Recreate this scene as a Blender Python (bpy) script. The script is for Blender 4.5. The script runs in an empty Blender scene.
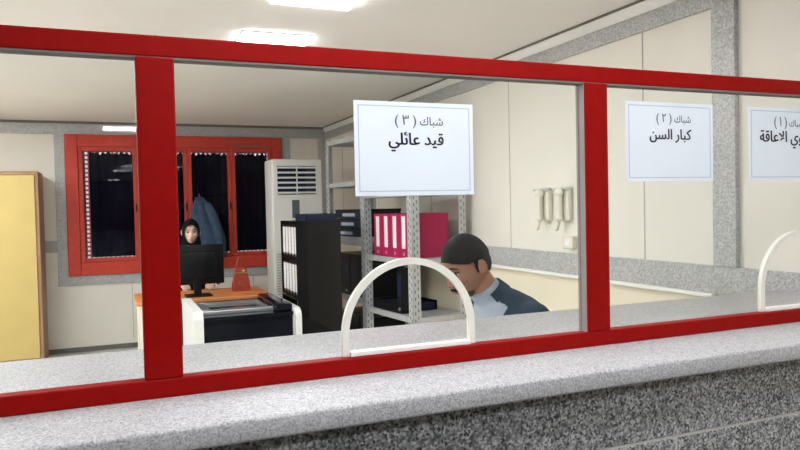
import bpy, bmesh, math, random
from mathutils import Vector, Matrix
random.seed(4)
PI = math.pi
SC = bpy.context.scene
COL = SC.collection

# ------------------------------------------------------------------ materials
def new_mat(name):
    m = bpy.data.materials.new(name); m.use_nodes = True
    nt = m.node_tree
    return m, nt, nt.nodes['Principled BSDF']

def mat(name, col, rough=0.5, metal=0.0, spec=0.5, var=0.06, vscale=18.0, bump=0.0, emit=None, coat=0.0):
    """Plain colour with a little procedural mottling."""
    m, nt, b = new_mat(name)
    b.inputs['Roughness'].default_value = rough
    b.inputs['Metallic'].default_value = metal
    b.inputs['Specular IOR Level'].default_value = spec
    b.inputs['Coat Weight'].default_value = coat
    tc = nt.nodes.new('ShaderNodeTexCoord')
    n = nt.nodes.new('ShaderNodeTexNoise'); n.inputs['Scale'].default_value = vscale; n.inputs['Detail'].default_value = 5
    nt.links.new(tc.outputs['Object'], n.inputs['Vector'])
    r = nt.nodes.new('ShaderNodeValToRGB')
    r.color_ramp.elements[0].position = 0.3; r.color_ramp.elements[1].position = 0.7
    r.color_ramp.elements[0].color = (*[c * (1 - var) for c in col], 1)
    r.color_ramp.elements[1].color = (*[min(1, c * (1 + var)) for c in col], 1)
    nt.links.new(n.outputs['Fac'], r.inputs['Fac'])
    nt.links.new(r.outputs['Color'], b.inputs['Base Color'])
    if bump:
        bp = nt.nodes.new('ShaderNodeBump'); bp.inputs['Strength'].default_value = bump; bp.inputs['Distance'].default_value = 0.002
        nt.links.new(n.outputs['Fac'], bp.inputs['Height']); nt.links.new(bp.outputs['Normal'], b.inputs['Normal'])
    if emit:
        b.inputs['Emission Color'].default_value = (*emit[0], 1); b.inputs['Emission Strength'].default_value = emit[1]
    return m

def granite(name, dark, mid, light, scale=230.0, rough=0.3):
    m, nt, b = new_mat(name)
    b.inputs['Roughness'].default_value = rough
    tc = nt.nodes.new('ShaderNodeTexCoord')
    v = nt.nodes.new('ShaderNodeTexVoronoi'); v.inputs['Scale'].default_value = scale
    n = nt.nodes.new('ShaderNodeTexNoise'); n.inputs['Scale'].default_value = scale * 0.45; n.inputs['Detail'].default_value = 3
    n2 = nt.nodes.new('ShaderNodeTexNoise'); n2.inputs['Scale'].default_value = 6; n2.inputs['Detail'].default_value = 4
    for x in (v, n, n2): nt.links.new(tc.outputs['Object'], x.inputs['Vector'])
    bw = nt.nodes.new('ShaderNodeRGBToBW'); nt.links.new(v.outputs['Color'], bw.inputs['Color'])
    mx = nt.nodes.new('ShaderNodeMath'); mx.operation = 'MULTIPLY_ADD'; mx.inputs[1].default_value = 0.55
    nt.links.new(bw.outputs['Val'], mx.inputs[0])
    m2 = nt.nodes.new('ShaderNodeMath'); m2.operation = 'MULTIPLY_ADD'; m2.inputs[1].default_value = 0.35
    nt.links.new(n.outputs['Fac'], m2.inputs[0])
    m3 = nt.nodes.new('ShaderNodeMath'); m3.operation = 'MULTIPLY'; m3.inputs[1].default_value = 0.12
    nt.links.new(n2.outputs['Fac'], m3.inputs[0]); nt.links.new(m3.outputs[0], m2.inputs[2]); nt.links.new(m2.outputs[0], mx.inputs[2])
    r = nt.nodes.new('ShaderNodeValToRGB')
    e = r.color_ramp.elements
    e[0].position = 0.3; e[0].color = (*dark, 1); e[1].position = 0.75; e[1].color = (*light, 1)
    k = e.new(0.5); k.color = (*mid, 1)
    nt.links.new(mx.outputs[0], r.inputs['Fac']); nt.links.new(r.outputs['Color'], b.inputs['Base Color'])
    return m

def glass_mat(name, tint=(0.97, 0.985, 0.98), ior=1.5):
    m = bpy.data.materials.new(name); m.use_nodes = True
    nt = m.node_tree; nt.nodes.clear()
    out = nt.nodes.new('ShaderNodeOutputMaterial'); mix = nt.nodes.new('ShaderNodeMixShader')
    tr = nt.nodes.new('ShaderNodeBsdfTransparent'); tr.inputs['Color'].default_value = (*tint, 1)
    gl = nt.nodes.new('ShaderNodeBsdfGlossy'); gl.inputs['Roughness'].default_value = 0.02
    fr = nt.nodes.new('ShaderNodeFresnel'); fr.inputs['IOR'].default_value = ior
    ge = nt.nodes.new('ShaderNodeNewGeometry')
    inv = nt.nodes.new('ShaderNodeMath'); inv.operation = 'SUBTRACT'; inv.inputs[0].default_value = 1.0
    nt.links.new(ge.outputs['Backfacing'], inv.inputs[1])
    k2 = nt.nodes.new('ShaderNodeMath'); k2.operation = 'MULTIPLY'; k2.inputs[1].default_value = 1.7      # both faces of the sheet
    nt.links.new(fr.outputs[0], k2.inputs[0])
    k3 = nt.nodes.new('ShaderNodeMath'); k3.operation = 'MULTIPLY'; k3.use_clamp = True
    nt.links.new(k2.outputs[0], k3.inputs[0]); nt.links.new(inv.outputs[0], k3.inputs[1])
    nt.links.new(k3.outputs[0], mix.inputs[0]); nt.links.new(tr.outputs[0], mix.inputs[1]); nt.links.new(gl.outputs[0], mix.inputs[2])
    nt.links.new(mix.outputs[0], out.inputs['Surface'])
    return m

M = dict(
    red=mat('red_paint', (0.285, 0.003, 0.002), 0.45, var=0.07, vscale=40, bump=0.1, spec=0.09),
    redwin=mat('window_red_paint', (0.56, 0.055, 0.035), 0.4, var=0.1, spec=0.3),
    ceiling=mat('ceiling_plaster', (0.87, 0.84, 0.795), 0.9, var=0.02, vscale=2),
    cream=mat('cream_wall_panel', (0.81, 0.775, 0.70), 0.55, var=0.025, vscale=3),
    tan=mat('warm_cream_lower_wall', (0.80, 0.725, 0.57), 0.55, var=0.03, vscale=3),
    hallwall=mat('dark_hall_panel', (0.035, 0.032, 0.03), 0.7),
    bead=mat('grey_brown_sealant', (0.33, 0.29, 0.28), 0.6),
    hallfloor=mat('dark_hall_floor', (0.07, 0.068, 0.066), 0.5, var=0.15),
    groove=mat('panel_groove', (0.45, 0.42, 0.38), 0.8),
    white=mat('white_gloss', (0.90, 0.90, 0.885), 0.35, var=0.02),
    offwhite=mat('cream_plastic', (0.80, 0.77, 0.66), 0.4, var=0.03),
    trimw=mat('white_trim', (0.90, 0.89, 0.86), 0.4, var=0.02),
    darkline=mat('dark_joint', (0.16, 0.15, 0.14), 0.7),
    floor=mat('grey_floor_tile', (0.62, 0.60, 0.57), 0.35, var=0.06, vscale=9),
    gtop=granite('granite_worktop', (0.30, 0.295, 0.315), (0.50, 0.49, 0.51), (0.66, 0.645, 0.67), 330, 0.5),
    gwall=granite('granite_counter_wall', (0.05, 0.051, 0.058), (0.27, 0.275, 0.285), (0.70, 0.70, 0.715), 200),
    gtrim=granite('granite_wall_trim', (0.30, 0.305, 0.31), (0.44, 0.445, 0.45), (0.58, 0.575, 0.575), 150),
    grout=mat('white_grout', (0.62, 0.61, 0.58), 0.8),
    glass=glass_mat('clear_glass'),
    wglass=glass_mat('window_glass', (.9, .9, .92), 1.22),
    paper=mat('white_paper', (0.80, 0.85, 0.93), 0.7, var=0.015, vscale=4),
    ink=mat('black_ink', (0.025, 0.03, 0.06), 0.7),
    inkline=mat('grey_printed_line', (0.42, 0.50, 0.62), 0.7),
    inksoft=mat('grey_ink', (0.10, 0.11, 0.15), 0.7),
    archw=mat('ivory_edge_strip', (0.84, 0.82, 0.74), 0.35, var=0.03),
    yellow=mat('yellow_laminate', (0.56, 0.42, 0.15), 0.5, var=0.04, vscale=5),
    brown=mat('brown_wood_edge', (0.36, 0.19, 0.10), 0.5, var=0.12),
    black=mat('black_plastic', (0.005, 0.005, 0.007), 0.4, var=0.1, spec=0.2),
    blackg=mat('black_gloss', (0.005, 0.006, 0.012), 0.12, var=0.1, spec=0.25),
    darkglass=mat('dark_brown_gloss', (0.010, 0.0095, 0.0105), 0.15, var=0.3, vscale=6, spec=0.25),
    navy=mat('navy_card', (0.012, 0.020, 0.055), 0.5, var=0.2, spec=0.2),
    navycloth=mat('dark_navy_cloth', (0.003, 0.003, 0.012), 0.95, var=0.4, vscale=7, spec=0.0),
    denim=mat('blue_cloth', (0.042, 0.080, 0.145), 0.9, var=0.25, vscale=14),
    silver=mat('silver_metal', (0.62, 0.64, 0.67), 0.3, 0.8, var=0.04),
    steel=mat('grey_painted_steel', (0.52, 0.54, 0.55), 0.4, 0.25, var=0.08),
    slot=mat('dark_slot', (0.13, 0.14, 0.15), 0.7),
    orange=mat('orange_wood', (0.72, 0.27, 0.085), 0.4, var=0.12, vscale=9),
    crimson=mat('crimson_card', (0.42, 0.006, 0.075), 0.5, var=0.08, spec=0.2),
    label=mat('white_label', (0.85, 0.82, 0.84), 0.6, var=0.02),
    redorn=mat('red_felt', (0.42, 0.05, 0.025), 0.6, var=0.25, vscale=25),
    gold=mat('gold_trim', (0.62, 0.40, 0.14), 0.4, 0.5),
    skin=mat('tan_skin', (0.40, 0.190, 0.115), 0.55, var=0.08, vscale=25),
    skinf=mat('fair_skin', (0.74, 0.50, 0.40), 0.55, var=0.05, vscale=25),
    lips=mat('lip_skin', (0.38, 0.14, 0.11), 0.5),
    hair=mat('black_hair', (0.0045, 0.004, 0.006), 0.6, var=0.3, vscale=60, bump=0.4, spec=0.15),
    jacket=mat('dark_teal_jacket', (0.018, 0.050, 0.090), 0.8, var=0.2, vscale=20, bump=0.3, spec=0.2),
    shirt=mat('pale_blue_shirt', (0.42, 0.48, 0.60), 0.8, var=0.08, vscale=20),
    trousers=mat('charcoal_trousers', (0.03, 0.03, 0.035), 0.85),
    scarf=mat('black_scarf_cloth', (0.005, 0.0055, 0.009), 0.85, var=0.3, spec=0.15),
    eyew=mat('eye_white', (0.75, 0.73, 0.70), 0.3),
    lamp=mat('lamp_diffuser', (0.9, 0.9, 0.9), 0.5, emit=((0.95, 0.98, 1.0), 30.0)),
    rubber=mat('black_rubber', (0.02, 0.02, 0.02), 0.8),
)

# ------------------------------------------------------------------ mesh helpers
class MB:
    def __init__(s): s.bm = bmesh.new()
    def _new(s, geom_verts, mi):
        vs = set(geom_verts)
        for v in vs:
            for f in v.link_faces: f.material_index = mi
    def box(s, x0, x1, y0, y1, z0, z1, bev=0.0, seg=2, mi=0):
        t = bmesh.new()
        bmesh.ops.create_cube(t, size=1)
        for v in t.verts:
            v.co = Vector((x0 + (x1 - x0) * (v.co.x + .5), y0 + (y1 - y0) * (v.co.y + .5), z0 + (z1 - z0) * (v.co.z + .5)))
        if bev: bmesh.ops.bevel(t, geom=list(t.edges), offset=bev, segments=seg, affect='EDGES', profile=0.5, clamp_overlap=True)
        s.add(t, mi); return s
    def add(s, t, mi=0, mtx=None):
        if mtx is not None: bmesh.ops.transform(t, matrix=mtx, verts=t.verts)
        for f in t.faces: f.material_index = mi
        me = bpy.data.meshes.new('tmp'); t.to_mesh(me); t.free()
        s.bm.from_mesh(me); bpy.data.meshes.remove(me)
        return s
    def loft(s, rings, mi=0, cap=True, closed=False):
        """rings: lists of points (equal count)."""
        bm = s.bm; R = [[bm.verts.new(p) for p in r] for r in rings]
        n = len(R[0]); fs = []
        rng = range(len(R)) if closed else range(len(R) - 1)
        for i in rng:
            a, b = R[i], R[(i + 1) % len(R)]
            for j in range(n):
                fs.append(bm.faces.new((a[j], a[(j + 1) % n], b[(j + 1) % n], b[j])))
        if cap and not closed:
            fs.append(bm.faces.new(list(reversed(R[0])))); fs.append(bm.faces.new(R[-1]))
        for f in fs: f.material_index = mi
        return s
    def tube(s, pts, rad, n=12, mi=0, closed=False, flat=None):
        pts = [Vector(p) for p in pts]
        rr = rad if isinstance(rad, (list, tuple)) else [rad] * len(pts)
        rings = []; up = None
        for i, p in enumerate(pts):
            if closed: d = pts[(i + 1) % len(pts)] - pts[i - 1]
            else: d = pts[min(i + 1, len(pts) - 1)] - pts[max(i - 1, 0)]
            d.normalize()
            if up is None:
                up = Vector((0, 0, 1)) if abs(d.z) < .9 else Vector((0, 1, 0))
            u = d.cross(up)
            if u.length < 1e-4: u = d.orthogonal()
            u.normalize(); w = u.cross(d).normalized(); up = w
            rings.append([p + rr[i] * (math.cos(2 * PI * k / n) * u + math.sin(2 * PI * k / n) * w) for k in range(n)])
        return s.loft(rings, mi, True, closed)
    def cyl(s, p, q, r, n=20, mi=0, r2=None):
        return s.tube([p, q], [r, r if r2 is None else r2], n, mi)
    def ball(s, c, r, mi=0, n=16, mtx=None):
        t = bmesh.new(); bmesh.ops.create_uvsphere(t, u_segments=n * 2, v_segments=n, radius=1)
        rx, ry, rz = r if isinstance(r, (list, tuple)) else (r, r, r)
        m = Matrix.Translation(Vector(c)) @ (mtx.to_4x4() if mtx is not None else Matrix.Identity(4)) @ Matrix.Diagonal((rx, ry, rz, 1))
        return s.add(t, mi, m)
    def prism(s, poly, axis, a, b, mi=0, bev=0.0):
        """poly of 2D points extruded along axis 'x','y' or 'z' from a to b."""
        def P(u, v, w):
            return {'x': (w, u, v), 'y': (u, w, v), 'z': (u, v, w)}[axis]
        t = bmesh.new()
        A = [t.verts.new(P(u, v, a)) for u, v in poly]; B = [t.verts.new(P(u, v, b)) for u, v in poly]
        n = len(poly)
        t.faces.new(A); t.faces.new(list(reversed(B)))
        for j in range(n): t.faces.new((A[j], B[j], B[(j + 1) % n], A[(j + 1) % n]))
        bmesh.ops.recalc_face_normals(t, faces=t.faces)
        if bev: bmesh.ops.bevel(t, geom=list(t.edges), offset=bev, segments=2, affect='EDGES', clamp_overlap=True)
        bmesh.ops.triangulate(t, faces=[f for f in t.faces if len(f.verts) > 4])
        return s.add(t, mi)
    def build(s, name, mats, parent=None, smooth=False, mtx=None):
        bmesh.ops.recalc_face_normals(s.bm, faces=s.bm.faces)
        if mtx is not None: bmesh.ops.transform(s.bm, matrix=mtx, verts=s.bm.verts)
        me = bpy.data.meshes.new(name); s.bm.to_mesh(me); s.bm.free()
        if not isinstance(mats, (list, tuple)): mats = [mats]
        for m in mats: me.materials.append(m)
        if smooth:
            for p in me.polygons: p.use_smooth = True
            me.set_sharp_from_angle(angle=math.radians(40))
        o = bpy.data.objects.new(name, me); COL.objects.link(o)
        if parent is not None:
            o.parent = parent
        return o

def inv_loc(root):     # parts are modelled in world space and re-based on their thing's origin
    return Matrix.Translation(-root.location)

def tag(o, label, cat, group=None, kind=None):
    o['label'] = label; o['category'] = cat
    if group: o['group'] = group
    if kind: o['kind'] = kind
    return o

def thing(name, label, cat, loc=(0, 0, 0), group=None, rz=0.0):
    o = bpy.data.objects.new(name, None); o.empty_display_size = .1; COL.objects.link(o)
    o.location = loc; o.rotation_euler = (0, 0, rz)
    return tag(o, label, cat, group)

def struct(name, mb, mats, label=None, parent=None, smooth=False):
    o = mb.build(name, mats, parent, smooth)
    o['kind'] = 'structure'
    if parent is None:
        o['label'] = label; o['category'] = name.split('_')[0]
    return o

def copy_tree(o, parent=None, loc=None, label=None, group=None):
    c = o.copy(); COL.objects.link(c)
    if parent is not None: c.parent = parent
    if loc is not None: c.location = loc
    if label: c['label'] = label
    if group: c['group'] = group
    for ch in list(o.children): copy_tree(ch, c)
    return c

# ------------------------------------------------------------------ dimensions (metres)
XL, XR, YB, YF, ZC = -2.6, 2.41, 8.0, -6.2, 2.41
GY = 1.392                       # plane of the glazing

# ------------------------------------------------------------------ setting
struct('floor_hall', MB().box(XL - .1, XR + .1, YF - .1, 1.4, -.1, 0), M['hallfloor'], 'unseen hall floor before the counter, darkened to cut bounced light')  # hall floor is out of view; dark tone limits bounce under the slab
struct('floor', MB().box(XL - .1, XR + .1, 1.4, YB + .1, -.1, 0), M['floor'], 'grey tiled floor of the office behind the counter')
struct('ceiling', MB().box(XL - .1, XR + .1, YF - .1, YB + .1, ZC, ZC + .1), M['ceiling'], 'plain beige plastered ceiling of the office')
W0, W1, WZ0, WZ1 = -.29, 1.745, .93, 2.15      # window opening
mb = MB()
mb.box(XL - .1, W0, YB, YB + .12, 0, ZC).box(W1, XR + .1, YB, YB + .12, 0, ZC)
mb.box(W0, W1, YB, YB + .12, 0, WZ0).box(W0, W1, YB, YB + .12, WZ1, ZC)
struct('wall_back', mb, M['cream'], 'cream far wall that holds the red window')
mb = MB().box(XR, XR + .1, YF, YB, 1.1, ZC, mi=0).box(XR, XR + .1, YF, YB, 0, 1.1, mi=1)
for y in (1.30, 2.672, 3.9, 5.1, 6.3, 7.4):
    mb.box(XR - .002, XR + .01, y - .003, y + .003, 1.16, 2.3, mi=2)
struct('wall_right', mb, [M['cream'], M['tan'], M['groove']], 'cream panelled side wall with granite bands')
struct('wall_left', MB().box(XL - .1, XL, YF, YB, 0, ZC, mi=0).box(XL, XL + .012, YF, 1.2, .0, 1.5, mi=1), [M['cream'], M['hallwall']], 'cream wall on the yellow cabinet side')
struct('wall_hall', MB().box(XL - .1, XR + .1, YF - .1, YF, 0, ZC), M['hallwall'], 'dark panelled wall at the rear of the public hall')
# granite bands and white trims
struct('trim_1', MB().box(XR - .018, XR, 1.25, YB - .018, 1.045, 1.166, .003), M['gtrim'], 'grey granite dado band along the side wall')
struct('trim_2', MB().box(XR - .032, XR, 2.235, YB - .018, 1.028, 1.045, .003), M['trimw'], 'thin white strip under the granite dado band')
struct('trim_3', MB().box(XR - .018, XR, 1.25, YB - .018, 2.268, 2.352, .003), M['gtrim'], 'grey granite band below the cornice of the side wall')
mb = MB().prism([(XR, 2.352), (XR - .022, 2.352), (XR - .045, 2.385), (XR - .045, 2.398), (XR, 2.398)], 'y', 1.25, YB - .002)
mb.box(XR - .05, XR, 1.25, YB - .002, 2.398, ZC, mi=1)
struct('trim_4', mb, [M['trimw'], M['darkline']], 'white cornice with a dark joint along the side wall')
struct('trim_5', MB().box(XR - .024, XR, 2.115, 2.235, 1.166, 2.268, .003), M['gtrim'], 'vertical granite pilaster strip on the side wall')
struct('trim_6', MB().box(XL, XR - .02, YB - .018, YB, 2.275, 2.385, .003), M['gtrim'], 'grey granite band along the top of the far wall')
struct('trim_7', MB().box(XL, XR - .02, YB - .03, YB, 2.385, ZC, .003), M['darkline'], 'dark joint line where far wall meets ceiling')
struct('trim_8', MB().box(XL, -.51, YB - .018, YB, 1.055, 1.175, .003), M['gtrim'], 'short granite dado band beside the yellow cabinet')
struct('trim_9', MB().box(-.51, -.412, YB - .018, YB, .70, 2.275, .003).box(1.862, 1.965, YB - .018, YB, .70, 2.275, .003)
       .box(-.412, 1.862, YB - .018, YB, .70, .80, .003), M['gtrim'], 'grey granite surround of the red window')
struct('trim_10', MB().box(2.30, XR - .02, YB - .018, YB, 1.166, 2.275, .003), M['gtrim'], 'grey granite strip in the far corner of the room')
mb = MB()
for x in (-1.4, -.75, .2, .85, 1.5):
    mb.box(x - .003, x + .003, YB - .002, YB + .005, .1, .70)
struct('trim_11', mb, M['groove'], 'panel joints in the far wall below the window')
struct('baseboard_back', MB().box(XL, XR, YB - .014, YB, 0, .05, .003), M['darkline'], 'dark baseboard along the far wall')

# counter wall faced with granite tiles
mb = MB().box(XL, XR, 1.2215, 1.60, 0, 1.058, mi=1)
def tiles(z0, z1, joints):
    for a, b in zip(joints[:-1], joints[1:]):
        mb.box(a + .0035, b - .0035, 1.22, 1.236, z0, z1, .0015, 1)
tiles(.912, 1.058, [XL, -.8, .28, XR])
tiles(.50, .906, [XL, -1.8, -1.214, -.614, -.014, .586, 1.186, 1.786, XR])
tiles(.09, .494, [XL, -1.4, -.8, -.2, .4, 1.0, 1.6, 2.2, XR])
mb.box(XL, XR, 1.225, 1.236, 0, .084)
struct('wall_front', mb, [M['gwall'], M['grout']], 'dark speckled granite tiles facing the front of the counter')
tag(MB().box(XL, XR, 1.165, 1.895, 1.06, 1.10, .006, 3).build('service_counter', M['gtop'], None, True),
    'long pale speckled granite worktop running under the red frame', 'counter')

# ------------------------------------------------------------------ red glazed screen
fr = thing('counter_screen', 'red painted frame with glass panes standing on the granite worktop', 'glass screen', (0, GY, 1.10))
I = inv_loc(fr)
MB().box(XL, XR, 1.37, 1.402, 1.738, 1.778, .003).build('top_rail', M['red'], fr, mtx=I)
MB().box(XL, XR, 1.37, 1.402, 1.10, 1.136, .003).build('bottom_rail', M['red'], fr, mtx=I)
posts = [(-1.96, -1.89), (-.955, -.885), (.051, .120), (1.056, 1.126), (XR - .07, XR)]
for a, b in posts:
    mb = MB().box(a, b, 1.37, 1.402, 1.136, 1.738, .003)
    mb.build('post', M['red'], fr, mtx=I)
def arch_pts(cx, r, z0, zs, n=28):
    P = [(cx - r, z0)]
    P += [(cx - r * math.cos(PI * k / n), zs + r * math.sin(PI * k / n)) for k in range(n + 1)]
    return P + [(cx + r, z0)]
def pane(a, b, arch=None):
    z0, z1 = 1.137, 1.737
    poly = [(a, z0)]
    if arch: poly += arch_pts(arch[0], arch[1], z0, arch[2])
    poly += [(b, z0), (b, z1), (a, z1)]
    g = MB().prism(poly, 'y', GY - .003, GY + .003).build('glass_pane', M['glass'], fr, mtx=I)
    if arch:
        cx, r, zs = arch
        out = arch_pts(cx, r + .0075, z0, zs); inn = arch_pts(cx, r - .0075, z0, zs)
        rings = [[(o[0], GY - .006, o[1]), (o[0], GY + .006, o[1]), (i[0], GY + .006, i[1]), (i[0], GY - .006, i[1])] for o, i in zip(out, inn)]
        t = MB().loft(rings); t.build('arch_strip', M['archw'], g, mtx=I)
        MB().box(cx - r + .008, cx + r - .008, GY - .012, GY + .012, 1.1365, 1.146, .001).build('sill_strip', M['trimw'], g, mtx=I)
    # slim putty beads that hold the glass
    return g
pane(XL + .001, -1.961); pane(-1.889, -.956); pane(-.884, .050)
pane(.121, 1.055, (.600, .150, 1.181))
pane(1.127, XR - .071, (1.814, .150, 1.200))
# grey sealing bead along the inside edge of the posts
for a, b in posts[3:]:
    MB().box(a - .001, a + .0005, 1.3715, 1.4018, 1.137, 1.737).build('sealing_bead', M['bead'], fr, mtx=I)
MB().box(XL, XR, 1.3715, 1.4018, 1.7345, 1.7385).build('underside_strip', M['darkline'], fr, mtx=I)  # thin dark strip along the underside of the top rail
for x in (.09, 1.09):
    MB().ball((x, 1.40, 1.779), .006).build('screw', M['black'], fr, mtx=I)

# ------------------------------------------------------------------ Arabic notices
def glyphs(txt, width, cx, zb, y, bold=0.0):
    """lettering as a flat mesh in the XZ plane, centred on cx, baseline zb."""
    cu = bpy.data.curves.new('lettering', 'FONT'); cu.body = txt; cu.offset = bold; cu.resolution_u = 3
    o = bpy.data.objects.new('lettering', cu); COL.objects.link(o)
    bpy.context.view_layer.update()
    dg = bpy.context.evaluated_depsgraph_get()
    src = o.to_curve(dg, apply_modifiers=False)
    loops = []
    for sp in src.splines:                       # every outline as a polygon
        bp = sp.bezier_points; P = []
        for i in range(len(bp)):
            p, q = bp[i], bp[(i + 1) % len(bp)]
            for k in range(4):
                u = k / 4; w = 1 - u
                c = p.co * w ** 3 + p.handle_right * 3 * w * w * u + q.handle_left * 3 * w * u * u + q.co * u ** 3
                P.append((c.x, c.y))
        if len(P) > 5: loops.append(P)
    o.to_curve_clear(); bpy.data.objects.remove(o)
    area = lambda P: sum(P[i - 1][0] * P[i][1] - P[i][0] * P[i - 1][1] for i in range(len(P))) / 2
    def inside(pt, P):
        r = False
        for i in range(len(P)):
            (x1, y1), (x2, y2) = P[i - 1], P[i]
            if (y1 > pt[1]) != (y2 > pt[1]) and pt[0] < (x2 - x1) * (pt[1] - y1) / (y2 - y1) + x1: r = not r
        return r
    big = max(loops, key=lambda P: abs(area(P))); sgn = area(big) > 0
    outer = [P for P in loops if (area(P) > 0) == sgn]; holes = [P for P in loops if (area(P) > 0) != sgn]
    outer += [h for h in holes if not any(inside(h[0], P) for P in outer)]
    bm = bmesh.new()
    for P in outer:                              # overlapping strokes are filled one by one so that they join
        c2 = bpy.data.curves.new('stroke', 'CURVE'); c2.dimensions = '2D'; c2.fill_mode = 'FRONT'; c2.offset = min(bold, .010)
        for Q in [P] + [h for h in holes if inside(h[0], P)]:
            sp = c2.splines.new('POLY'); sp.points.add(len(Q) - 1); sp.use_cyclic_u = True
            for pt, (x, yv) in zip(sp.points, Q): pt.co = (x, yv, 0, 1)
        o2 = bpy.data.objects.new('stroke', c2); COL.objects.link(o2); bpy.context.view_layer.update()
        m2 = bpy.data.meshes.new_from_object(o2.evaluated_get(bpy.context.evaluated_depsgraph_get()))
        for dx in ((0,) if bold < .02 else (-.016, 0, .016)):       # heavy line: the stroke drawn thrice, a hair apart
            m3 = m2.copy(); m3.transform(Matrix.Translation((dx, 0, 0))); bm.from_mesh(m3); bpy.data.meshes.remove(m3)
        bpy.data.objects.remove(o2); bpy.data.meshes.remove(m2)
    me = bpy.data.meshes.new('lettering'); bm.to_mesh(me); bm.free()
    xs = [v.co.x for v in me.vertices]
    a, b = min(xs), max(xs); s = width / (b - a)
    for v in me.vertices: v.co = Vector(((v.co.x - (a + b) / 2) * s + cx, y, v.co.y * s + zb))
    me.materials.clear()
    return me
def sign(x0, x1, z0, z1, lines, label, group='paper notices on the glass'):
    t = thing('paper_sign', label, 'sign', ((x0 + x1) / 2, GY - .0035, z0), group)
    I = inv_loc(t); y = GY - .0045
    MB().box(x0, x1, y, GY - .003, z0, z1).build('sheet', M['paper'], t, mtx=I)
    m = MB(); d, w = .009, .0016
    a, b, c, e = x0 + d, x1 - d, z0 + d, z1 - d; yy = y - .0004
    m.box(a, b, yy, y, c, c + w).box(a, b, yy, y, e - w, e).box(a, a + w, yy, y, c, e).box(b - w, b, yy, y, c, e)
    m.build('border', M['inkline'], t, mtx=I)
    for txt, wdt, cx, zb, bold, mm in lines:
        me = glyphs(txt, wdt, cx, zb, yy, bold)
        me.materials.append(mm); me.transform(I)
        o = bpy.data.objects.new('lettering', me); COL.objects.link(o); o.parent = t
    return t
SH = '\uFED9\uFE8E\uFE92\uFEB7'
sign(.479, .762, 1.474, 1.676, [
    (SH, .056, .659, 1.627, .012, M['inksoft']), ('( \u0663 )', .050, .597, 1.627, .012, M['inksoft']),
    ('\uFEF2\uFEE0\uFE8B\uFE8E\uFECB \uFEAA\uFEF4\uFED7', .132, .622, 1.584, .028, M['ink'])],
    'white notice above the arched opening beside the seated man')
sign(1.195, 1.485, 1.500, 1.702, [
    (SH, .056, 1.380, 1.652, .012, M['inksoft']), ('( \u0662 )', .050, 1.318, 1.652, .012, M['inksoft']),
    ('\uFEE6\uFEB4\uFEDF\uFE8D \uFEAD\uFE8E\uFE92\uFEDB', .140, 1.340, 1.608, .028, M['ink'])],
    'white notice between the red post and the granite pilaster, with no arch under it')
sign(1.616, 1.906, 1.500, 1.702, [
    (SH, .056, 1.800, 1.652, .012, M['inksoft']), ('( \u0661 )', .050, 1.738, 1.652, .012, M['inksoft']),
    ('\uFE94\uFED7\uFE8E\uFECB\uFEFB\uFE8D \uFEF1\uFEED\uFEAB', .190, 1.752, 1.608, .028, M['ink'])],
    'white notice over the second arched opening, past the granite pilaster')

# ------------------------------------------------------------------ ceiling lights
def ceiling_light(x, y, label, group=None):
    t = thing('ceiling_light', label, 'ceiling light', (x, y, ZC), group)
    h, g = .190, .15
    MB().box(-h - .006, h + .006, -g - .006, g + .006, -.008, 0, .002).build('frame', M['white'], t)
    MB().box(-h, h, -g, g, -.018, -.008, .003).build('diffuser', M['lamp'], t)
    return t
L1 = ceiling_light(.880, 3.92, 'bright square light panel just above the red top rail')
copy_tree(L1, None, (.895, 3.03, ZC), 'bright square light panel at the top edge of the picture')
for x, y in ((-1.15, 1.7), (-1.15, 2.6), (-1.15, 3.6), (-1.15, 4.4), (-1.15, 5.2), (-1.15, 6.0), (-1.3, 6.6), (-2.05, 3.4), (-2.05, 4.8), (-2.05, 5.8), (-2.05, 6.6)):  # unseen panels added to brighten the dim far end of the room
    copy_tree(L1, None, (x, y, ZC), 'added square light panel brightening the office, outside the view', 'added office light panels outside the view')
for x, y in ((.45, .80), (-.7, -.9), (.3, -.9), (1.3, -.9), (1.35, .5), (.15, -5.7)):  # unseen panels added to light the counter; rearmost one read from a reflection
    copy_tree(L1, None, (x, y, ZC), 'unseen square light panel lighting the public hall side of the counter', 'hall light panels')

# ------------------------------------------------------------------ red window in the far wall
wn = thing('window_1', 'red framed window with dark curtain in the far wall', 'window', (0, YB, .8)); wn['kind'] = 'structure'
I = inv_loc(wn)
m = MB(); y0, y1 = 7.955, 8.05
m.box(-.410, W0, y0, y1, .80, 2.275, .006).box(W1, 1.860, y0, y1, .80, 2.275, .006)
m.box(W0, W1, y0, y1, 2.15, 2.275, .006).box(W0, W1, y0, y1, .80, .935, .006)
m.build('outer_frame', M['redwin'], wn, mtx=I)
MB().box(1.30, 1.66, 7.948, 7.957, 2.168, 2.182).build('frame_strip', M['slot'], wn, mtx=I)  # thin dark strip across the head of the outer frame
def sash(a, b):
    m = MB(); ya, yb = 7.972, 8.03; z0, z1 = .936, 2.149; w = .042
    m.box(a, a + w, ya, yb, z0, z1, .004).box(b - w, b, ya, yb, z0, z1, .004).box(a + w, b - w, ya, yb, z0, z0 + w, .004).box(a + w, b - w, ya, yb, z1 - w, z1, .004)
    s = m.build('sash', M['redwin'], wn, mtx=I)
    MB().box(a + w, b - w, 8.0, 8.004, z0 + w, z1 - w).build('pane', M['wglass'], s, mtx=I)
    return s
edges = [-.289, .288, .806, 1.282, 1.744]
for a, b in zip(edges[:-1], edges[1:]):
    s = sash(a + .001, b - .001)
    h = MB().box(b - .03, b - .014, 7.952, 7.972, 1.46, 1.54, .003); h.build('handle', M['black'], s, mtx=I)
m = MB(); zz = WZ0
for k in range(27): m.box(W0, W1, 8.065, 8.072, .95 + k * .046, .970 + k * .046)
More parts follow.
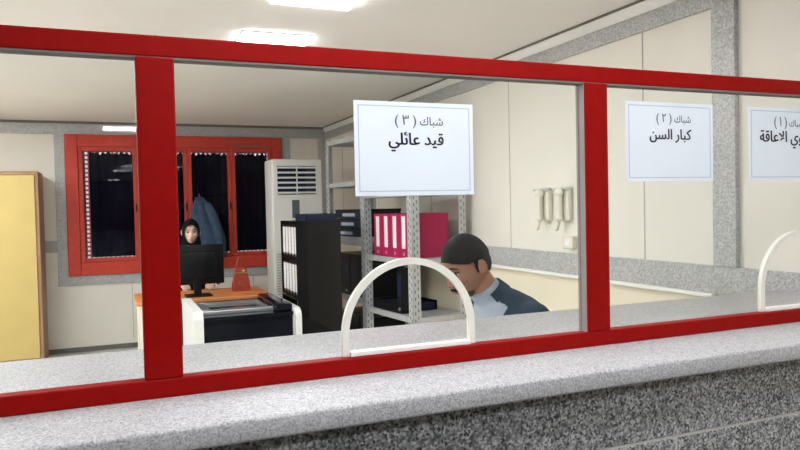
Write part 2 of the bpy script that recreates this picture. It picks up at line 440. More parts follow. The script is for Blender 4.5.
for k in range(44): m.box(W0 - .004 + k * .047, W0 + .018 + k * .047, 8.063, 8.070, WZ0, WZ1)
m.build('security_grille', M['redwin'], wn, mtx=I)
def curtain(a, b, label):
    m = MB(); n = 60; rings = []
    for k in range(n + 1):
        x = a + (b - a) * k / n; y = 8.048 + .007 * math.sin(k * 1.1)
        zt = 2.088 + .014 * math.sin(k * 1.7) + .008 * math.sin(k * .7)
        zb = .985
        rings.append([(x, y - .002, zb), (x, y + .002, zb), (x, y + .002, zt), (x, y - .002, zt)])
    o = m.loft(rings).build('curtain', M['navycloth'], None, True)
    tag(o, label, 'curtain')
curtain(-.186, .80, 'dark navy curtain behind the window panes beside the yellow cabinet')
curtain(.812, 1.70, 'dark navy curtain behind the window panes beside the air conditioner')
# what lies outside: a pale yard wall in daylight
struct('exterior_1', MB().box(-3, 4, 9.2, 9.3, -.5, 4), M['white'], 'bright pale wall outside the window')

# blue jacket hung on the window
t = thing('hanging_jacket', 'blue jacket hanging on the window above the woman', 'jacket', (.95, 7.88, 1.60))
I = inv_loc(t)
m = MB(); rings = []
for k in range(15):
    u = k / 14; z = 1.605 - u * .66
    cx = .915 + .075 * min(1, u * 1.4); hw = .035 + .155 * math.sin(min(1, u * 1.25) * PI / 2) ** .8; hd = .022 + .035 * u
    rings.append([(cx + hw * math.cos(a) * (1 + .05 * math.sin(5 * a + u * 3)), 7.885 + hd * math.sin(a) * (1 + .2 * math.sin(7 * a)), z) for a in [2 * PI * j / 28 for j in range(28)]])
m.loft(rings).build('body', M['denim'], t, True, mtx=I)
m = MB(); m.tube([(.985, 7.86, 1.53), (1.045, 7.85, 1.40), (1.10, 7.85, 1.22), (1.125, 7.86, 1.05)], [.04, .052, .05, .042], 14)
m.build('sleeve', M['denim'], t, True, mtx=I)
m = MB(); m.tube([(.865, 7.86, 1.60), (.895, 7.85, 1.57), (.93, 7.855, 1.60)], [.012, .016, .012], 10); m.build('collar', M['denim'], t, True, mtx=I)
m = MB(); m.tube([(.915, 7.89, 1.60), (.915, 7.92, 1.635), (.915, 7.96, 1.625)], .004, 8); m.build('hook', M['silver'], t, True, mtx=I)

# ------------------------------------------------------------------ yellow cabinet
t = thing('yellow_cabinet', 'tall yellow two door cabinet with brown wooden edges by the far wall', 'cabinet', (-1.07, 7.65, 0))
I = inv_loc(t)
m = MB(); x0, x1, ya, yb, zt = -1.53, -.618, 7.42, 7.94, 1.862
m.box(x0, x0 + .03, ya, yb, 0, zt, .003).box(x1 - .03, x1, ya, yb, 0, zt, .003).box(x0 + .03, x1 - .03, ya, yb, zt - .035, zt, .003)
m.box(x0 + .03, x1 - .03, ya, yb, 0, .08).box(x0 + .03, x1 - .03, yb - .02, yb, .08, zt - .035)
m.build('carcass', M['brown'], t, mtx=I)
for a, b, hx in ((x0 + .032, -1.077, -1.11), (-1.071, x1 - .032, -1.02)):
    d = MB().box(a, b, ya - .012, ya + .01, .085, zt - .038, .003).build('door', M['yellow'], t, mtx=I)
    MB().box(hx - .012, hx + .012, ya - .032, ya - .012, .80, .92, .005).build('handle', M['black'], d, mtx=I)

# ------------------------------------------------------------------ floor standing air conditioner
t = thing('air_conditioner', 'tall white floor standing air conditioner with louvred outlet', 'air conditioner', (1.715, 6.9, 0))
I = inv_loc(t)
MB().box(1.463, 1.965, 6.705, 7.05, 0, 1.94, .018, 3).build('body', M['white'], t, True, mtx=I)
m = MB().box(1.515, 1.898, 6.699, 6.706, 1.592, 1.872, .002); g = m.build('outlet', M['navy'], t, mtx=I)
for k in range(6):
    z = 1.592 + .28 * (k + .35) / 5.7
    MB().box(1.517, 1.896, 6.688, 6.700, z - .008, z + .010, .002).build('louvre', M['white'], g, mtx=I)
MB().box(1.700, 1.712, 6.690, 6.700, 1.594, 1.870).build('louvre_bar', M['white'], g, mtx=I)
MB().box(1.653, 1.728, 6.698, 6.706, 1.36, 1.538, .003).build('display', M['slot'], t, mtx=I)
m = MB()
for k in range(30): m.box(1.49, 1.94, 6.701, 6.706, .25 + k * .026, .262 + k * .026)
m.build('intake_grille', M['steel'], t, mtx=I)

# ------------------------------------------------------------------ orange desk
t = thing('wooden_desk', 'orange topped wooden desk holding the black monitor', 'desk', (.70, 6.06, 0))
I = inv_loc(t)
MB().box(.172, 1.225, 5.72, 6.40, .722, .75, .004).build('desk_top', M['orange'], t, mtx=I)
for x in (.19, 1.18): MB().box(x, x + .028, 5.75, 6.38, 0, .722, .002).build('side_panel', M['offwhite'], t, mtx=I)
MB().box(.218, 1.18, 5.80, 5.82, .12, .722).build('modesty_panel', M['black'], t, mtx=I)

# monitor seen from behind
t = thing('monitor', 'black computer monitor seen from behind on the orange desk', 'monitor', (.65, 5.95, .75))
I = inv_loc(t)
MB().box(.43, .868, 5.92, 5.955, .845, 1.172, .008).build('screen_housing', M['black'], t, True, mtx=I)
MB().box(.50, .80, 5.885, 5.921, .90, 1.12, .015).build('back_bulge', M['black'], t, True, mtx=I)
MB().box(.445, .853, 5.955, 5.958, .862, 1.158).build('display', M['blackg'], t, mtx=I)
MB().box(.62, .68, 5.90, 5.94, .758, .93, .005).build('stand', M['black'], t, mtx=I)
MB().box(.55, .76, 5.83, 6.02, .75, .762, .004).build('base', M['black'], t, mtx=I)
# red bag with handles
t = thing('gift_bag', 'small red bag with looped handle on the orange desk', 'bag', (1.035, 6.1, .75))
I = inv_loc(t); m = MB(); rings = []
for z, hw, hd in ((.75, .070, .045), (.79, .074, .045), (.86, .062, .035), (.92, .050, .022), (.955, .046, .012)):
    rings.append([(1.035 + sx * hw, 6.1 + sy * hd, z) for sx, sy in ((-1, -1), (0, -1.12), (1, -1), (1.08, 0), (1, 1), (0, 1.12), (-1, 1), (-1.08, 0))])
m.loft(rings).build('pouch', M['redorn'], t, mtx=I)
for dy in (-.012, .012):
    m = MB(); m.tube([(1.035 + .034 * math.cos(a), 6.1 + dy, .945 + .095 * math.sin(a)) for a in [PI * k / 12 for k in range(13)]], .007, 8)
    m.build('handle', M['redorn'], t, True, mtx=I)
m = MB().box(.985, 1.085, 6.058, 6.066, .90, .915).ball((1.055, 6.055, .925), .016); m.build('ribbon', M['gold'], t, mtx=I)

# ------------------------------------------------------------------ low black console with white end panels
t = thing('office_console', 'low black topped console with white rounded end panels in front of orange desk', 'console', (.87, 5.25, 0))
I = inv_loc(t)
def endpanel(xa, xb, zt):
    r = .07; y0, y1 = 4.84, 5.66
    P = [(y0, 0)] + [(y0 + r - r * math.cos(a), zt - r + r * math.sin(a)) for a in [PI / 2 * k / 8 for k in range(9)]] + [(y1, zt), (y1, 0)]
    MB().prism(P, 'x', xa, xb, 0, .004).build('end_panel', M['white'], t, True, mtx=I)
endpanel(.50, .565, .77); endpanel(1.20, 1.245, .745)
MB().box(.566, 1.199, 4.93, 4.95, .02, .70, .003).build('front_panel', M['blackg'], t, mtx=I)
MB().box(.566, 1.199, 4.90, 5.66, .69, .715, .004).build('top', M['blackg'], t, mtx=I)
MB().box(.566, 1.08, 5.02, 5.07, .715, .742, .004).build('front_bar', M['silver'], t, mtx=I)
m = MB().box(.60, 1.07, 5.16, 5.18, .715, .735).box(.60, 1.07, 5.56, 5.58, .715, .735).box(.60, .62, 5.18, 5.56, .715, .735).box(1.05, 1.07, 5.18, 5.56, .715, .735)
m.build('tray_frame', M['silver'], t, mtx=I)
m = MB().box(.572, .66, 5.09, 5.64, .716, .730, .003); m.build('side_ledge', M['silver'], t, mtx=I)
MB().box(1.085, 1.199, 4.93, 5.64, .715, .770, .01).build('raised_ledge', M['blackg'], t, True, mtx=I)

# ------------------------------------------------------------------ dark cabinet with open side full of binders
t = thing('black_bookcase', 'waist high glossy black bookcase with open side showing white labelled binders', 'bookcase', (1.42, 5.25, 0))
I = inv_loc(t); m = MB()
X0, X1, Y0, Y1 = 1.258, 1.60, 5.0, 5.50
m.box(X0, X1, Y0, Y0 + .018, 0, 1.36, .002).box(X0, X1, Y1 - .018, Y1, 0, 1.36, .002).box(X1 - .018, X1, Y0 + .018, Y1 - .018, 0, 1.36)
for z in (.05, .43, .775, 1.065, 1.342): m.box(X0, X1 - .018, Y0 + .018, Y1 - .018, z, z + .018)
m.build('carcass', M['darkglass'], t, mtx=I)
def binder(name, w, d, h, body, lab, label, group, labz=(.2, .9), labw=.8):
    """spine faces local -X; width along Y"""
    t = thing(name, label, 'binder', (0, 0, 0), group)
    MB().box(0, d, -w / 2, w / 2, 0, h, .003).build('cover', M[body], t)
    if lab: MB().box(-.0015, 0, -w / 2 * labw, w / 2 * labw, h * labz[0], h * labz[1]).build('spine_label', M[lab], t)
    m = MB(); m.tube([(-.001, .010 * math.cos(a), h * .10 + .010 * math.sin(a)) for a in [2 * PI * k / 12 for k in range(12)]], .0018, 6, closed=True)
    m.build('finger_ring', M['silver'], t)
    return t
bA = None
for z, h, row in ((1.083, .25, 'upper'), (.793, .26, 'middle')):
    for k in range(5):
        y = 5.066 + k * .092
        lab = f'black binder with tall white label on the {row} shelf of the black bookcase'
        grp = f'binders on the {row} shelf of the black bookcase'
        if k == 0: b0 = binder('binder', .082, .27, h, 'black', 'label', lab, grp, (.12, .92), .86); b0.location = (1.27, y, z)
        else: copy_tree(b0, None, (1.27, y, z))
t = thing('document_tray', 'dark paper tray lying on top of the black bookcase', 'tray', (1.46, 5.2, 1.36))
I = inv_loc(t)
MB().box(1.34, 1.585, 5.04, 5.34, 1.36, 1.372, .002).box(1.34, 1.352, 5.04, 5.34, 1.372, 1.41).box(1.573, 1.585, 5.04, 5.34, 1.372, 1.41).box(1.352, 1.573, 5.328, 5.34, 1.372, 1.41).build('tray_shell', M['navy'], t, mtx=I)
MB().box(1.356, 1.570, 5.05, 5.322, 1.372, 1.398).build('papers', M['navy'], t, mtx=I)

# ------------------------------------------------------------------ slotted steel rack
ANG = math.atan2(.16, 1.45)
rk = thing('storage_rack', 'grey slotted steel shelving rack standing along the side wall', 'rack', (1.90, 4.35, 0), None, ANG)
RL, RD, RH = 1.47, .45, 2.03      # local: +Y runs to the far end, +X to the wall
def angle_post(x, y, sx, sy):
    m = MB(); w, th = .062, .004
    xa, xb = (x, x + sx * w) if sx > 0 else (x + sx * w, x)
    ya, yb = (y, y + sy * w) if sy > 0 else (y + sy * w, y)
    m.box(xa, xb, min(y, y + sy * th), max(y, y + sy * th), 0, RH)
    m.box(min(x, x + sx * th), max(x, x + sx * th), ya, yb, 0, RH)
    for k in range(40):
        z = .05 + k * .05
        for q in (.018, .042):
            zz = z + (0 if q < .03 else .02)
            cx = x + sx * q; cy = y + sy * q
            o = -.0012 if sy > 0 else .0012
            m.box(cx - .004, cx + .004, min(y, y + o), max(y, y + o), zz, zz + .022, mi=1)
            o = -.0012 if sx > 0 else .0012
            m.box(min(x, x + o), max(x, x + o), cy - .004, cy + .004, zz, zz + .022, mi=1)
    m.build('upright', [M['steel'], M['slot']], rk)
for y, sy in ((0, 1), (.735, 1), (RL, -1)):
    angle_post(0, y, 1, sy); angle_post(RD, y, -1, sy)
def rack_shelf(y0, y1, z):
    m = MB().box(.005, RD - .005, y0, y1, z - .004, z)
    m.box(.004, .007, y0, y1, z - .038, z).box(RD - .007, RD - .004, y0, y1, z - .038, z).box(.007, RD - .007, y0, y0 + .003, z - .038, z).box(.007, RD - .007, y1 - .003, y1, z - .038, z)
    m.build('shelf', M['steel'], rk)
for z in (.22, .68, 1.085, 1.56, 2.02): rack_shelf(.006, .733, z)
for z in (.22, .73, 1.215, 1.66, 2.02): rack_shelf(.741, RL - .006, z)
def onrack(x, y, z):
    return (1.90 + x * math.cos(ANG) - y * math.sin(ANG), 4.35 + x * math.sin(ANG) + y * math.cos(ANG), z)
def rackthing(o, x, y, z):
    o.location = onrack(x, y, z); o.rotation_euler = (0, 0, ANG); return o
order = ['first', 'second', 'third', 'fourth']
b0 = None
for k in range(4):
    y = .135 + k * .132
    lab = f'crimson box file with white spine label, {order[k]} from the slotted post beside the man'
    if b0 is None: b0 = o = binder('box_file', .124, .335, .315, 'crimson', 'label', lab, 'crimson box files on the rack', (.22, .94), .40)
    else: o = copy_tree(b0, None, None, lab)
    rackthing(o, .012 if k else .012, y, 1.085)
# lying flat files on the far bay
f0 = None
for k in range(3):
    lab = f'dark blue flat box, {["lowest", "middle one", "topmost"][k]} in the stack on the far bay of the rack'
    t = thing('flat_box', lab, 'box', (0, 0, 0), 'dark flat boxes stacked on the rack') if f0 is None else None
    if f0 is None:
        MB().box(0, .34, -.27, .27, 0, .062, .003).build('tray', M['navy'], t)
        MB().box(-.003, .343, -.273, .273, .050, .072, .003).build('lid', M['black'], t)
        MB().box(-.0045, -.0025, -.12, .12, .015, .04).build('end_label', M['inkline'], t)
        f0 = o = t
    else: o = copy_tree(f0, None, None, lab)
    rackthing(o, .015 + .012 * k, 1.10, 1.215 + .0745 * k)
for z, h, nm, ref in ((.73, .34, 'middle shelf', 0), (.22, .36, 'lowest shelf', 1)):
    b0 = None
    for k in range(4):
        lab = f'black box file on the {nm} of the far rack bay'
        g = f'black box files on the {nm} of the far rack bay'
        if b0 is None: b0 = o = binder('box_file', .155, .33, h, 'black', 'navy', lab, g, (.4, .85), .6)
        else: o = copy_tree(b0)
        rackthing(o, .03, .84 + k * .162, z)
o = binder('box_file', .07, .08, .33, 'black', 'navy', 'slim black box file upright on the rack shelf under the crimson files', None, (.4, .85), .6); rackthing(o, .03, .25, .68)
t = thing('paper_tray', 'flat black paper tray on the rack shelf under the crimson files', 'tray', (0, 0, 0))
MB().box(0, .33, -.2, .2, 0, .012, .002).box(0, .012, -.2, .2, .012, .07).box(.318, .33, -.2, .2, .012, .07).box(.012, .318, .188, .2, .012, .07).build('tray_shell', M['black'], t)
MB().box(.016, .314, -.19, .185, .012, .05).build('papers', M['navy'], t); rackthing(t, .03, .47, .68)

# ------------------------------------------------------------------ wall telephones
def phone(yc, label):
    t = thing('wall_telephone', label, 'telephone', (XR, yc, 1.32), 'wall telephones')
    MB().box(-.035, 0, -.055, .055, .03, .225, .012, 3).build('base', M['offwhite'], t, True)
    MB().box(-.05, -.034, -.085, .085, .205, .218, .004).build('cradle', M['steel'], t)
    m = MB().box(-.075, -.045, -.022, .022, .03, .20, .012, 3); m.ball((-.058, 0, .190), (.024, .032, .026)).ball((-.058, 0, .050), (.020, .026, .026))
    m.build('handset', M['offwhite'], t, True)
    m = MB(); m.tube([(-.05 + .008 * math.cos(k * 1.3), .01 + .0006 * k + .008 * math.sin(k * 1.3), .03 - .0016 * k + .00001 * k * k) for k in range(60)], .003, 6)
    m.build('coiled_cord', M['offwhite'], t, True)
phone(3.485, 'cream wall telephone on the panelled wall, the one farther from the red post')
phone(3.290, 'cream wall telephone on the panelled wall, the one next to the red post')
t = thing('socket_box', 'small cream socket box under the wall telephones', 'socket', (XR, 3.255, 1.19)); 
MB().box(-.035, 0, -.05, .05, 0, .075, .01, 3).build('cover', M['offwhite'], t, True)
MB().box(-.037, -.034, -.02, .02, .02, .05).build('socket_face', M['white'], t)

# ------------------------------------------------------------------ people
def remeshed(mb, voxel, name, mats, parent, smooth_it=4, keep=None, face_mat=None):
    me = bpy.data.meshes.new('tmp'); bmesh.ops.recalc_face_normals(mb.bm, faces=mb.bm.faces); mb.bm.to_mesh(me); mb.bm.free()
    o = bpy.data.objects.new('tmp', me); COL.objects.link(o)
    r = o.modifiers.new('r', 'REMESH'); r.mode = 'VOXEL'; r.voxel_size = voxel
    if smooth_it:
        s = o.modifiers.new('s', 'SMOOTH'); s.factor = .5; s.iterations = smooth_it
    bpy.context.view_layer.update()
    dg = bpy.context.evaluated_depsgraph_get()
    nm = bpy.data.meshes.new_from_object(o.evaluated_get(dg))
    bpy.data.objects.remove(o)
    if keep is not None:
        b = bmesh.new(); b.from_mesh(nm)
        bmesh.ops.delete(b, geom=[f for f in b.faces if not keep(f.calc_center_median())], context='FACES')
        b.to_mesh(nm); b.free()
    nm.name = name; nm.materials.clear()
    for x in mats: nm.materials.append(x)
    for p in nm.polygons:
        p.use_smooth = True
        p.material_index = face_mat(p.center) if face_mat else 0
    ob = bpy.data.objects.new(name, nm); COL.objects.link(ob)
    if parent is not None:
        ob.parent = parent; nm.transform(inv_loc(parent))
    return ob

def ell(c, u, a, v, b, n=20):
    c, u, v = Vector(c), Vector(u), Vector(v)
    return [c + u * a * math.cos(2 * PI * k / n) + v * b * math.sin(2 * PI * k / n) for k in range(n)]

def sm(a, b, x):
    t = max(0, min(1, (x - a) / (b - a))); return t * t * (3 - 2 * t)

def head_bm(female=False, hairgrow=0.0):
    """local frame: face +Y, up +Z, origin mid-head, about 0.235 m tall"""
    t = bmesh.new(); bmesh.ops.create_uvsphere(t, u_segments=96, v_segments=64, radius=1)
    for v in t.verts:
        x, y, z = v.co
        # cranium and face wedge
        k = max(0.0, -z)
        wx = .076 * (1 - .34 * sm(.1, 1.0, k)); wy = .096 * (1 - .10 * sm(.3, 1.0, k))
        X = x * wx; Y = y * wy; Z = z * .118
        if z < 0:
            if y > 0: Y += .012 * sm(.2, .9, k)             # jaw forward
            else: Y *= 1 - .42 * sm(.15, .9, k)              # nape tucked in
        if z > .1 and y < 0: Y *= 1.06
        if y > .2 and hairgrow == 0:
            g = lambda cx, cz, sx, sz: math.exp(-((X - cx) / sx) ** 2 - ((Z - cz) / sz) ** 2)
            Y = min(Y, .092 - .012 * abs(X) / .05) if abs(Z) < .09 else Y
            nz = -.026
            Y += .026 * math.exp(-(X / .0125) ** 2) * (sm(.022, -.034, Z) if Z > -.034 else sm(-.050, -.034, Z))   # nose
            Y += .007 * (g(.013, -.036, .008, .008) + g(-.013, -.036, .008, .008))                                   # nostril wings
            Y -= .013 * (g(.032, .006, .017, .012) + g(-.032, .006, .017, .012))                                     # sockets
            Y += .006 * (g(.030, .028, .024, .009) + g(-.030, .028, .024, .009))                                     # brow
            Y += .006 * (g(.040, -.022, .018, .018) + g(-.040, -.022, .018, .018))                                   # cheeks
            Y += .007 * (g(0, -.062, .022, .006) + g(0, -.074, .019, .006)) - .005 * g(0, -.068, .022, .003)          # lips
            Y += .010 * g(0, -.100, .022, .014)                                                                      # chin
        s = 1 + hairgrow
        v.co = Vector((X * s, Y * s, Z * s))
    return t

def ear(mb, side, H):
    n = Vector((side, 0, 0))
    t = bmesh.new(); bmesh.ops.create_uvsphere(t, u_segments=24, v_segments=16, radius=1)
    for v in t.verts:
        x, y, z = v.co
        r = math.hypot(y, z)
        v.co = Vector((side * (.083 + .007 * x + .014 * (y < 0) * -y - .005 * math.exp(-(r / .45) ** 2)), -.006 + .018 * y - .004 * z, -.004 + .033 * z))
    mb.add(t, 0, H)

def hand(mb, wrist, d, up, side, s=1.0):
    """open relaxed hand from the wrist along d, back of the hand towards up; thumb on the given side (+1/-1 along d x up)"""
    w, d, up = Vector(wrist), Vector(d).normalized(), Vector(up)
    up = (up - d * up.dot(d)).normalized(); l = d.cross(up) * side
    rings = []
    for q, a, b in ((-.01, .027, .020), (.02, .034, .017), (.055, .041, .015), (.085, .040, .013), (.095, .034, .010)):
        rings.append(ell(w + d * q * s, l, a * s, up, b * s, 16))
    mb.loft(rings)
    for k, (off, ln) in enumerate(((.031, .070), (.0105, .080), (-.0105, .074), (-.031, .058))):
        p0 = w + d * .078 * s + l * off * s
        p1 = p0 + (d * .45 + l * off * 1.5 - up * .05) * ln * s
        p2 = p1 + (d * .34 - up * .14) * ln * s
        p3 = p2 + (d * .22 - up * .20) * ln * s
        mb.tube([p0, p1, p2, p3], [.0095 * s, .009 * s, .0082 * s, .0068 * s], 10)
    p0 = w + d * .025 * s + l * .026 * s
    mb.tube([p0, p0 + (d * .028 + l * .028 - up * .006) * s, p0 + (d * .058 + l * .040 - up * .012) * s, p0 + (d * .078 + l * .040 - up * .02) * s], [.014 * s, .0125 * s, .0105 * s, .008 * s], 10)

def lookat(f, roll=0):
    """matrix whose +Y is f and +Z is as close to up as possible"""
    f = Vector(f).normalized(); z = Vector((0, 0, 1)); x = f.cross(z).normalized(); z = x.cross(f)
    return Matrix((x, f, z)).transposed() @ Matrix.Rotation(roll, 3, 'Y')

def face_parts(H, skin_lip, parent, brow=True):
    Rm = H.to_3x3()
    for s in (-1, 1):
        e = MB(); e.ball(H @ Vector((s * .031, .0725, .006)), (.0125, .010, .0075), 0, 10, Rm)
        eo = e.build('eye', M['eyew'], parent, True, mtx=inv_loc(parent))
        MB().ball(H @ Vector((s * .031, .0815, .0050)), (.0068, .002, .0068), 0, 8, Rm).build('iris', M['black'], eo, True, mtx=inv_loc(parent))
        lid = MB(); lid.tube([H @ Vector((s * (.031 + .014 * q), .0815 - .006 * abs(q), .0125 - .004 * q * q)) for q in (-1, -.5, 0, .5, 1)], .0026, 8)
        lid.build('eyelid', M['hair'], eo, True, mtx=inv_loc(parent))
        b = MB(); b.tube([H @ Vector((s * (.014 + .036 * q), .0915 - .017 * q * q, .0265 + .008 * math.sin(PI * min(1, q + .15)))) for q in (0, .25, .5, .75, 1)], [.002, .003, .003, .0025, .0015], 8)
        b.build('eyebrow', M['hair'], parent, True, mtx=inv_loc(parent))
    l = MB(); l.ball(H @ Vector((0, .0945, -.068)), (.020, .005, .0075), 0, 10, Rm)
    l.build('mouth', skin_lip, parent, True, mtx=inv_loc(parent))

def person(name, label, P):
    """P: joints in world space, f = facing, l = the figure's left"""
    t = thing(name, label, 'person', (P['pelvis'][0], P['pelvis'][1], 0))
    f, l = Vector(P['f']), Vector(P['l'])
    V = lambda k: Vector(P[k])
    def torso(g, top=True):
        pel, sp, ch, nb = V('pelvis'), V('spine'), V('chest'), V('neck')
        ax = (nb - pel).normalized(); fw = l.cross(ax).normalized()
        if fw.dot(f) < 0: fw = -fw
        s = P.get('s', 1)
        R = [(pel - ax * .09, .12, .09), (pel, .165, .115), (pel.lerp(sp, .5), .155, .11), (sp, .148, .105), (sp.lerp(ch, .5), .165, .115), (ch, .18, .115),
             (ch.lerp(nb, .5), .180, .095), (ch.lerp(nb, .8), .135, .07), (nb, .075, .058)]
        return [ell(c, l, (a + g) * s, fw, (b + g) * s, 24) for c, a, b in R], fw
    H = Matrix.Translation(V('head')) @ (lookat(P['look'], P.get('roll', 0)).to_4x4()) @ Matrix.Scale(P.get('hs', 1), 4)
    # ---- body: one continuous skin
    mb = MB(); R, fw = torso(-.006); mb.loft(R)
    hb = H @ Vector((0, -.025, -.055))
    mb.tube([V('neck') - (V('neck') - V('chest')).normalized() * .05, V('neck'), V('neck').lerp(hb, .6), hb], [.068, .058, .053, .052], 18)
    mb.add(head_bm(), 0, H)
    for s in (-1, 1): ear(mb, s, H)
    for s, nm in ((1, 'left'), (-1, 'right')):
        sh, el, wr = V('shoulder_' + nm), V('elbow_' + nm), V('wrist_' + nm)
        mb.ball(sh, .055); mb.tube([sh, sh.lerp(el, .4), el, el.lerp(wr, .3), wr], [.050, .046, .038, .040, .027], 16)
        hand(mb, wr, V('hand_' + nm), P['handup'], -s * P.get('thumb', 1), .95)
        hp, kn, an = V('hip_' + nm), V('knee_' + nm), V('ankle_' + nm)
        mb.tube([hp, hp.lerp(kn, .5), kn], [.088, .074, .055], 18); mb.ball(kn, .056)
        mb.tube([kn, kn.lerp(an, .35), an], [.052, .056, .036], 16)
        tip = an + V('toe') * .17
        mb.tube([an - V('toe') * .05 + Vector((0, 0, -.03)), an + Vector((0, 0, -.025)), an + V('toe') * .08 + Vector((0, 0, -.042)), tip + Vector((0, 0, -.05))], [.036, .042, .036, .026], 14)
    body = remeshed(mb, P.get('voxel', .0045), 'body', [P['skin'], M['trousers'], M['black']], t, 3,
                    face_mat=lambda c: 0 if c.z > .62 or (c.z > .5 and (c - V('hand0')).length < 0) else (2 if c.z < .085 else 1))
    return t, H, torso, fw, V

# --- the clerk
man = dict(f=(-1, 0, 0), l=(0, -1, 0), pelvis=(1.73, 2.33, .56), spine=(1.62, 2.33, .76), chest=(1.468, 2.33, .950), neck=(1.338, 2.33, 1.098),
           head=(1.240, 2.325, 1.222), look=(-.90, -.16, -.40), hs=.98,
           shoulder_left=(1.418, 2.155, 1.02), shoulder_right=(1.418, 2.505, 1.02), elbow_left=(1.43, 2.09, .76), elbow_right=(1.43, 2.57, .76),
           wrist_left=(1.36, 2.17, .635), wrist_right=(1.36, 2.49, .635), hand_left=(-1, .1, -.12), hand_right=(-1, -.1, -.12), handup=(0, 0, 1),
           hip_left=(1.72, 2.24, .545), hip_right=(1.72, 2.42, .545), knee_left=(1.30, 2.20, .53), knee_right=(1.30, 2.46, .53),
           ankle_left=(1.36, 2.20, .085), ankle_right=(1.36, 2.46, .085), toe=(-1, 0, 0), skin=M['skin'], hand0=(0, 0, 0))
t, H, torso, fw, V = person('person', 'dark haired man in dark jacket bent over behind the counter', man)
face_parts(H, M['lips'], t)
# short black hair: a cap over the skull, cut at the hairline
b = MB(); b.add(head_bm(hairgrow=.085), 0, Matrix.Identity(4))
Hi = H.inverted()
b.bm.transform(H)
def hair_keep(c):
    p = Hi @ c; x, y, z = p
    line = (.058 - 5 * x * x if y > .045 else (.030 if y > .012 else (.030 - (.012 - y) * 1.3 if y > -.022 else -.014 - (-.022 - y) * .85)))
    if abs(x) > .055 and -.004 < y < .020 and z > -.015: return True     # sideburn
    return z > line
remeshed(b, .004, 'hair', [M['hair']], t, 2, keep=hair_keep)
m = MB(); m.tube([H @ Vector((q * .023, .1005 - abs(q) * .007, -.0545 - abs(q) * .006)) for q in (-1, -.5, 0, .5, 1)], [.003, .0055, .005, .0055, .003], 8)
m.build('moustache', M['hair'], t, True, mtx=inv_loc(t))
# stubble beard along the jaw
def beard_keep(c):
    p = Hi @ c; x, y, z = p
    return z < -.080 and y > .030 and z < -.066 - .35 * (.085 - y)
b = MB(); b.add(head_bm(hairgrow=.0), 0, Matrix.Scale(1.02, 4)); b.bm.transform(H)
remeshed(b, .004, 'beard', [mat('short_beard', (0.035, 0.022, 0.018), .8, var=.3, vscale=80)], t, 1, keep=beard_keep)
# shirt and jacket
b = MB(); R, _ = torso(.006); b.loft(R)
nb = V('neck'); ax = (nb - V('chest')).normalized()
b.loft([ell(nb - ax * .03, V('l'), .074, fw, .066, 24), ell(nb + ax * .052 - fw * .004, V('l'), .064, fw, .060, 24)])
remeshed(b, .007, 'shirt', [M['shirt']], t, 4)
b = MB(); R, _ = torso(.022); b.loft(R[:-1] + [ell(nb, V('l'), .088, fw, .072, 24)])
for nm in ('left', 'right'):
    sh, el, wr = V('shoulder_' + nm), V('elbow_' + nm), V('wrist_' + nm)
    b.ball(sh, .072); b.tube([sh, sh.lerp(el, .4), el, el.lerp(wr, .4), wr.lerp(el, .06)], [.068, .064, .056, .055, .042], 18); b.ball(el, .056)
def jacket_keep(c):
    q = c - V('chest'); h = q.dot(ax)
    if q.dot(fw) > .03 and abs(q.dot(V('l'))) < .015 + max(0, h + .10) * .42 and h > -.35 : return False
    return True
remeshed(b, .008, 'jacket', [M['jacket']], t, 5, keep=jacket_keep)
b = MB()
rings = []
for k in range(19):
    a = -PI / 2 + PI * 2 * (k / 18 - .5) * .40
    cdir = V('l') * math.cos(a + PI / 2 + PI / 2) + (-fw) * math.sin(a + PI)
    cdir = (-fw * math.cos((k / 18 - .5) * PI * 1.15) + V('l') * math.sin((k / 18 - .5) * PI * 1.15))
    base = nb - ax * .012 + cdir * .080
    top = nb + ax * .034 + cdir * .068
    rings.append([base + cdir * .006, top + cdir * .006, top, base])
b.loft(rings).build('jacket_collar', M['jacket'], t, True, mtx=inv_loc(t))
# stool under him
st = thing('stool', 'plain stool that the man at the counter sits on', 'stool', (1.76, 2.33, 0))
MB().cyl((0, 0, .41), (0, 0, .455), .17, 32).build('seat', M['black'], st, True)
for a in range(4):
    c, s = math.cos(a * PI / 2 + PI / 4), math.sin(a * PI / 2 + PI / 4)
    MB().cyl((c * .12, s * .12, .41), (c * .17, s * .17, 0), .012, 10).build('leg', M['steel'], st, True)

# --- the woman behind the monitor
wom = dict(f=(0, -1, 0), l=(1, 0, 0), pelvis=(.70, 6.98, .56), spine=(.70, 6.93, .76), chest=(.70, 6.86, .93), neck=(.698, 6.80, 1.08),
           head=(.692, 6.72, 1.255), look=(-.06, -1, -.06), hs=.94, s=.92,
           shoulder_left=(.86, 6.83, 1.0), shoulder_right=(.54, 6.83, 1.0), elbow_left=(.91, 6.66, .82), elbow_right=(.49, 6.66, .82),
           wrist_left=(.82, 6.44, .80), wrist_right=(.58, 6.44, .80), hand_left=(-.2, -1, -.15), hand_right=(.2, -1, -.15), handup=(0, 0, 1),
           hip_left=(.78, 6.97, .545), hip_right=(.62, 6.97, .545), knee_left=(.80, 6.55, .53), knee_right=(.60, 6.55, .53),
           ankle_left=(.79, 6.60, .085), ankle_right=(.61, 6.60, .085), toe=(0, -1, 0), skin=M['skinf'], hand0=(0, 0, 0), voxel=.0055)
t, H, torso, fw, V = person('person', 'woman in black headscarf seated behind the black monitor', wom)
face_parts(H, M['lips'], t)
Hi2 = H.inverted()
b = MB(); hb2 = head_bm(hairgrow=.16); b.add(hb2, 0, H)
nb = V('neck')
b.tube([H @ Vector((0, -.01, -.07)), nb + Vector((0, -.01, .02)), nb + Vector((0, -.005, -.06)), nb + Vector((0, 0, -.13))], [.085, .10, .145, .16], 24)
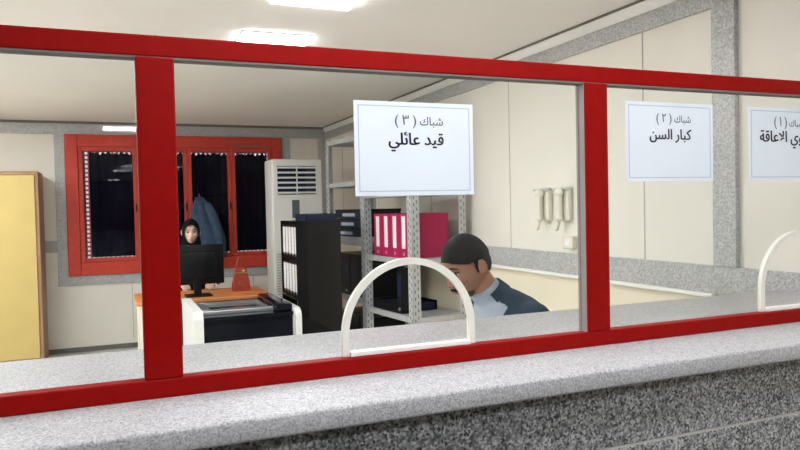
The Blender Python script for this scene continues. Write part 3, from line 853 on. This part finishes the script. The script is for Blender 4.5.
def scarf_keep(c):
    p = Hi2 @ c
    return not (p.y > .035 and (p.x / .066) ** 2 + ((p.z + .014) / .092) ** 2 < 1)
o = remeshed(b, .006, 'headscarf', [M['scarf']], t, 3, keep=scarf_keep)
b = MB(); R, _ = torso(.03); b.loft(R)
for nm in ('left', 'right'):
    sh, el, wr = V('shoulder_' + nm), V('elbow_' + nm), V('wrist_' + nm)
    b.ball(sh, .07); b.tube([sh, el, wr.lerp(el, .1)], [.068, .062, .05], 16); b.ball(el, .062)
b.loft([ell((.70, 6.95, .56), (1, 0, 0), .19, (0, 1, 0), .14), ell((.70, 6.72, .55), (1, 0, 0), .20, (0, 0, 1), .10)])
b.loft([ell((.70, 6.66, .56), (1, 0, 0), .20, (0, 1, 0), .12), ell((.70, 6.65, .40), (1, 0, 0), .21, (0, 1, 0), .13), ell((.70, 6.62, .10), (1, 0, 0), .24, (0, 1, 0), .13)])
remeshed(b, .009, 'black_robe', [M['scarf']], t, 5)
st = thing('office_chair', 'black office chair that the woman sits on', 'chair', (.70, 7.0, 0))
MB().box(-.22, .22, -.18, .22, .395, .448, .02).build('seat', M['black'], st, True)
MB().box(-.2, .2, .23, .27, .55, .98, .02).build('backrest', M['black'], st, True)
MB().box(-.03, .03, .20, .28, .42, .60, .005).build('back_bracket', M['black'], st)
MB().cyl((0, 0, .06), (0, 0, .40), .025, 14).build('column', M['silver'], st, True)
for a in range(5):
    c, s = math.cos(a * 2 * PI / 5), math.sin(a * 2 * PI / 5)
    MB().tube([(0, 0, .08), (c * .26, s * .26, .05)], [.02, .014], 10).ball((c * .26, s * .26, .025), .025).build('leg', M['black'], st, True)

# ------------------------------------------------------------------ world, camera, view
w = bpy.data.worlds.new('world'); SC.world = w; w.use_nodes = True
w.node_tree.nodes['Background'].inputs['Color'].default_value = (.82, .90, 1.0, 1)
w.node_tree.nodes['Background'].inputs['Strength'].default_value = 2.0

cam = bpy.data.cameras.new('camera'); co = bpy.data.objects.new('camera', cam); COL.objects.link(co)
cam.sensor_width = 36; cam.lens = 36 * 695 / 800; cam.clip_start = .02
VX = Vector((1666, -55, 695)).normalized(); VY = Vector((-290, -12, 695)); VY = (VY - VX * VX.dot(VY)).normalized()
VZ = VX.cross(VY)
if VZ.y > 0: VZ = -VZ
Rw = Matrix((VX, VY, VZ))                     # rows: world axes seen in camera (right, down, forward)
cx = Rw @ Vector((1, 0, 0)); cy = Rw @ Vector((0, -1, 0)); cz = Rw @ Vector((0, 0, -1))
co.matrix_world = Matrix.Translation((0, 0, 1.45)) @ Matrix((cx, cy, cz)).transposed().to_4x4()
SC.camera = co
SC.view_settings.view_transform = 'Standard'; SC.view_settings.look = 'None'
SC.view_settings.gamma = 1.0; SC.view_settings.exposure = 0.1; SC.view_settings.use_curve_mapping = False
SC.cycles.max_bounces = 10; SC.cycles.diffuse_bounces = 6; SC.cycles.transparent_max_bounces = 16
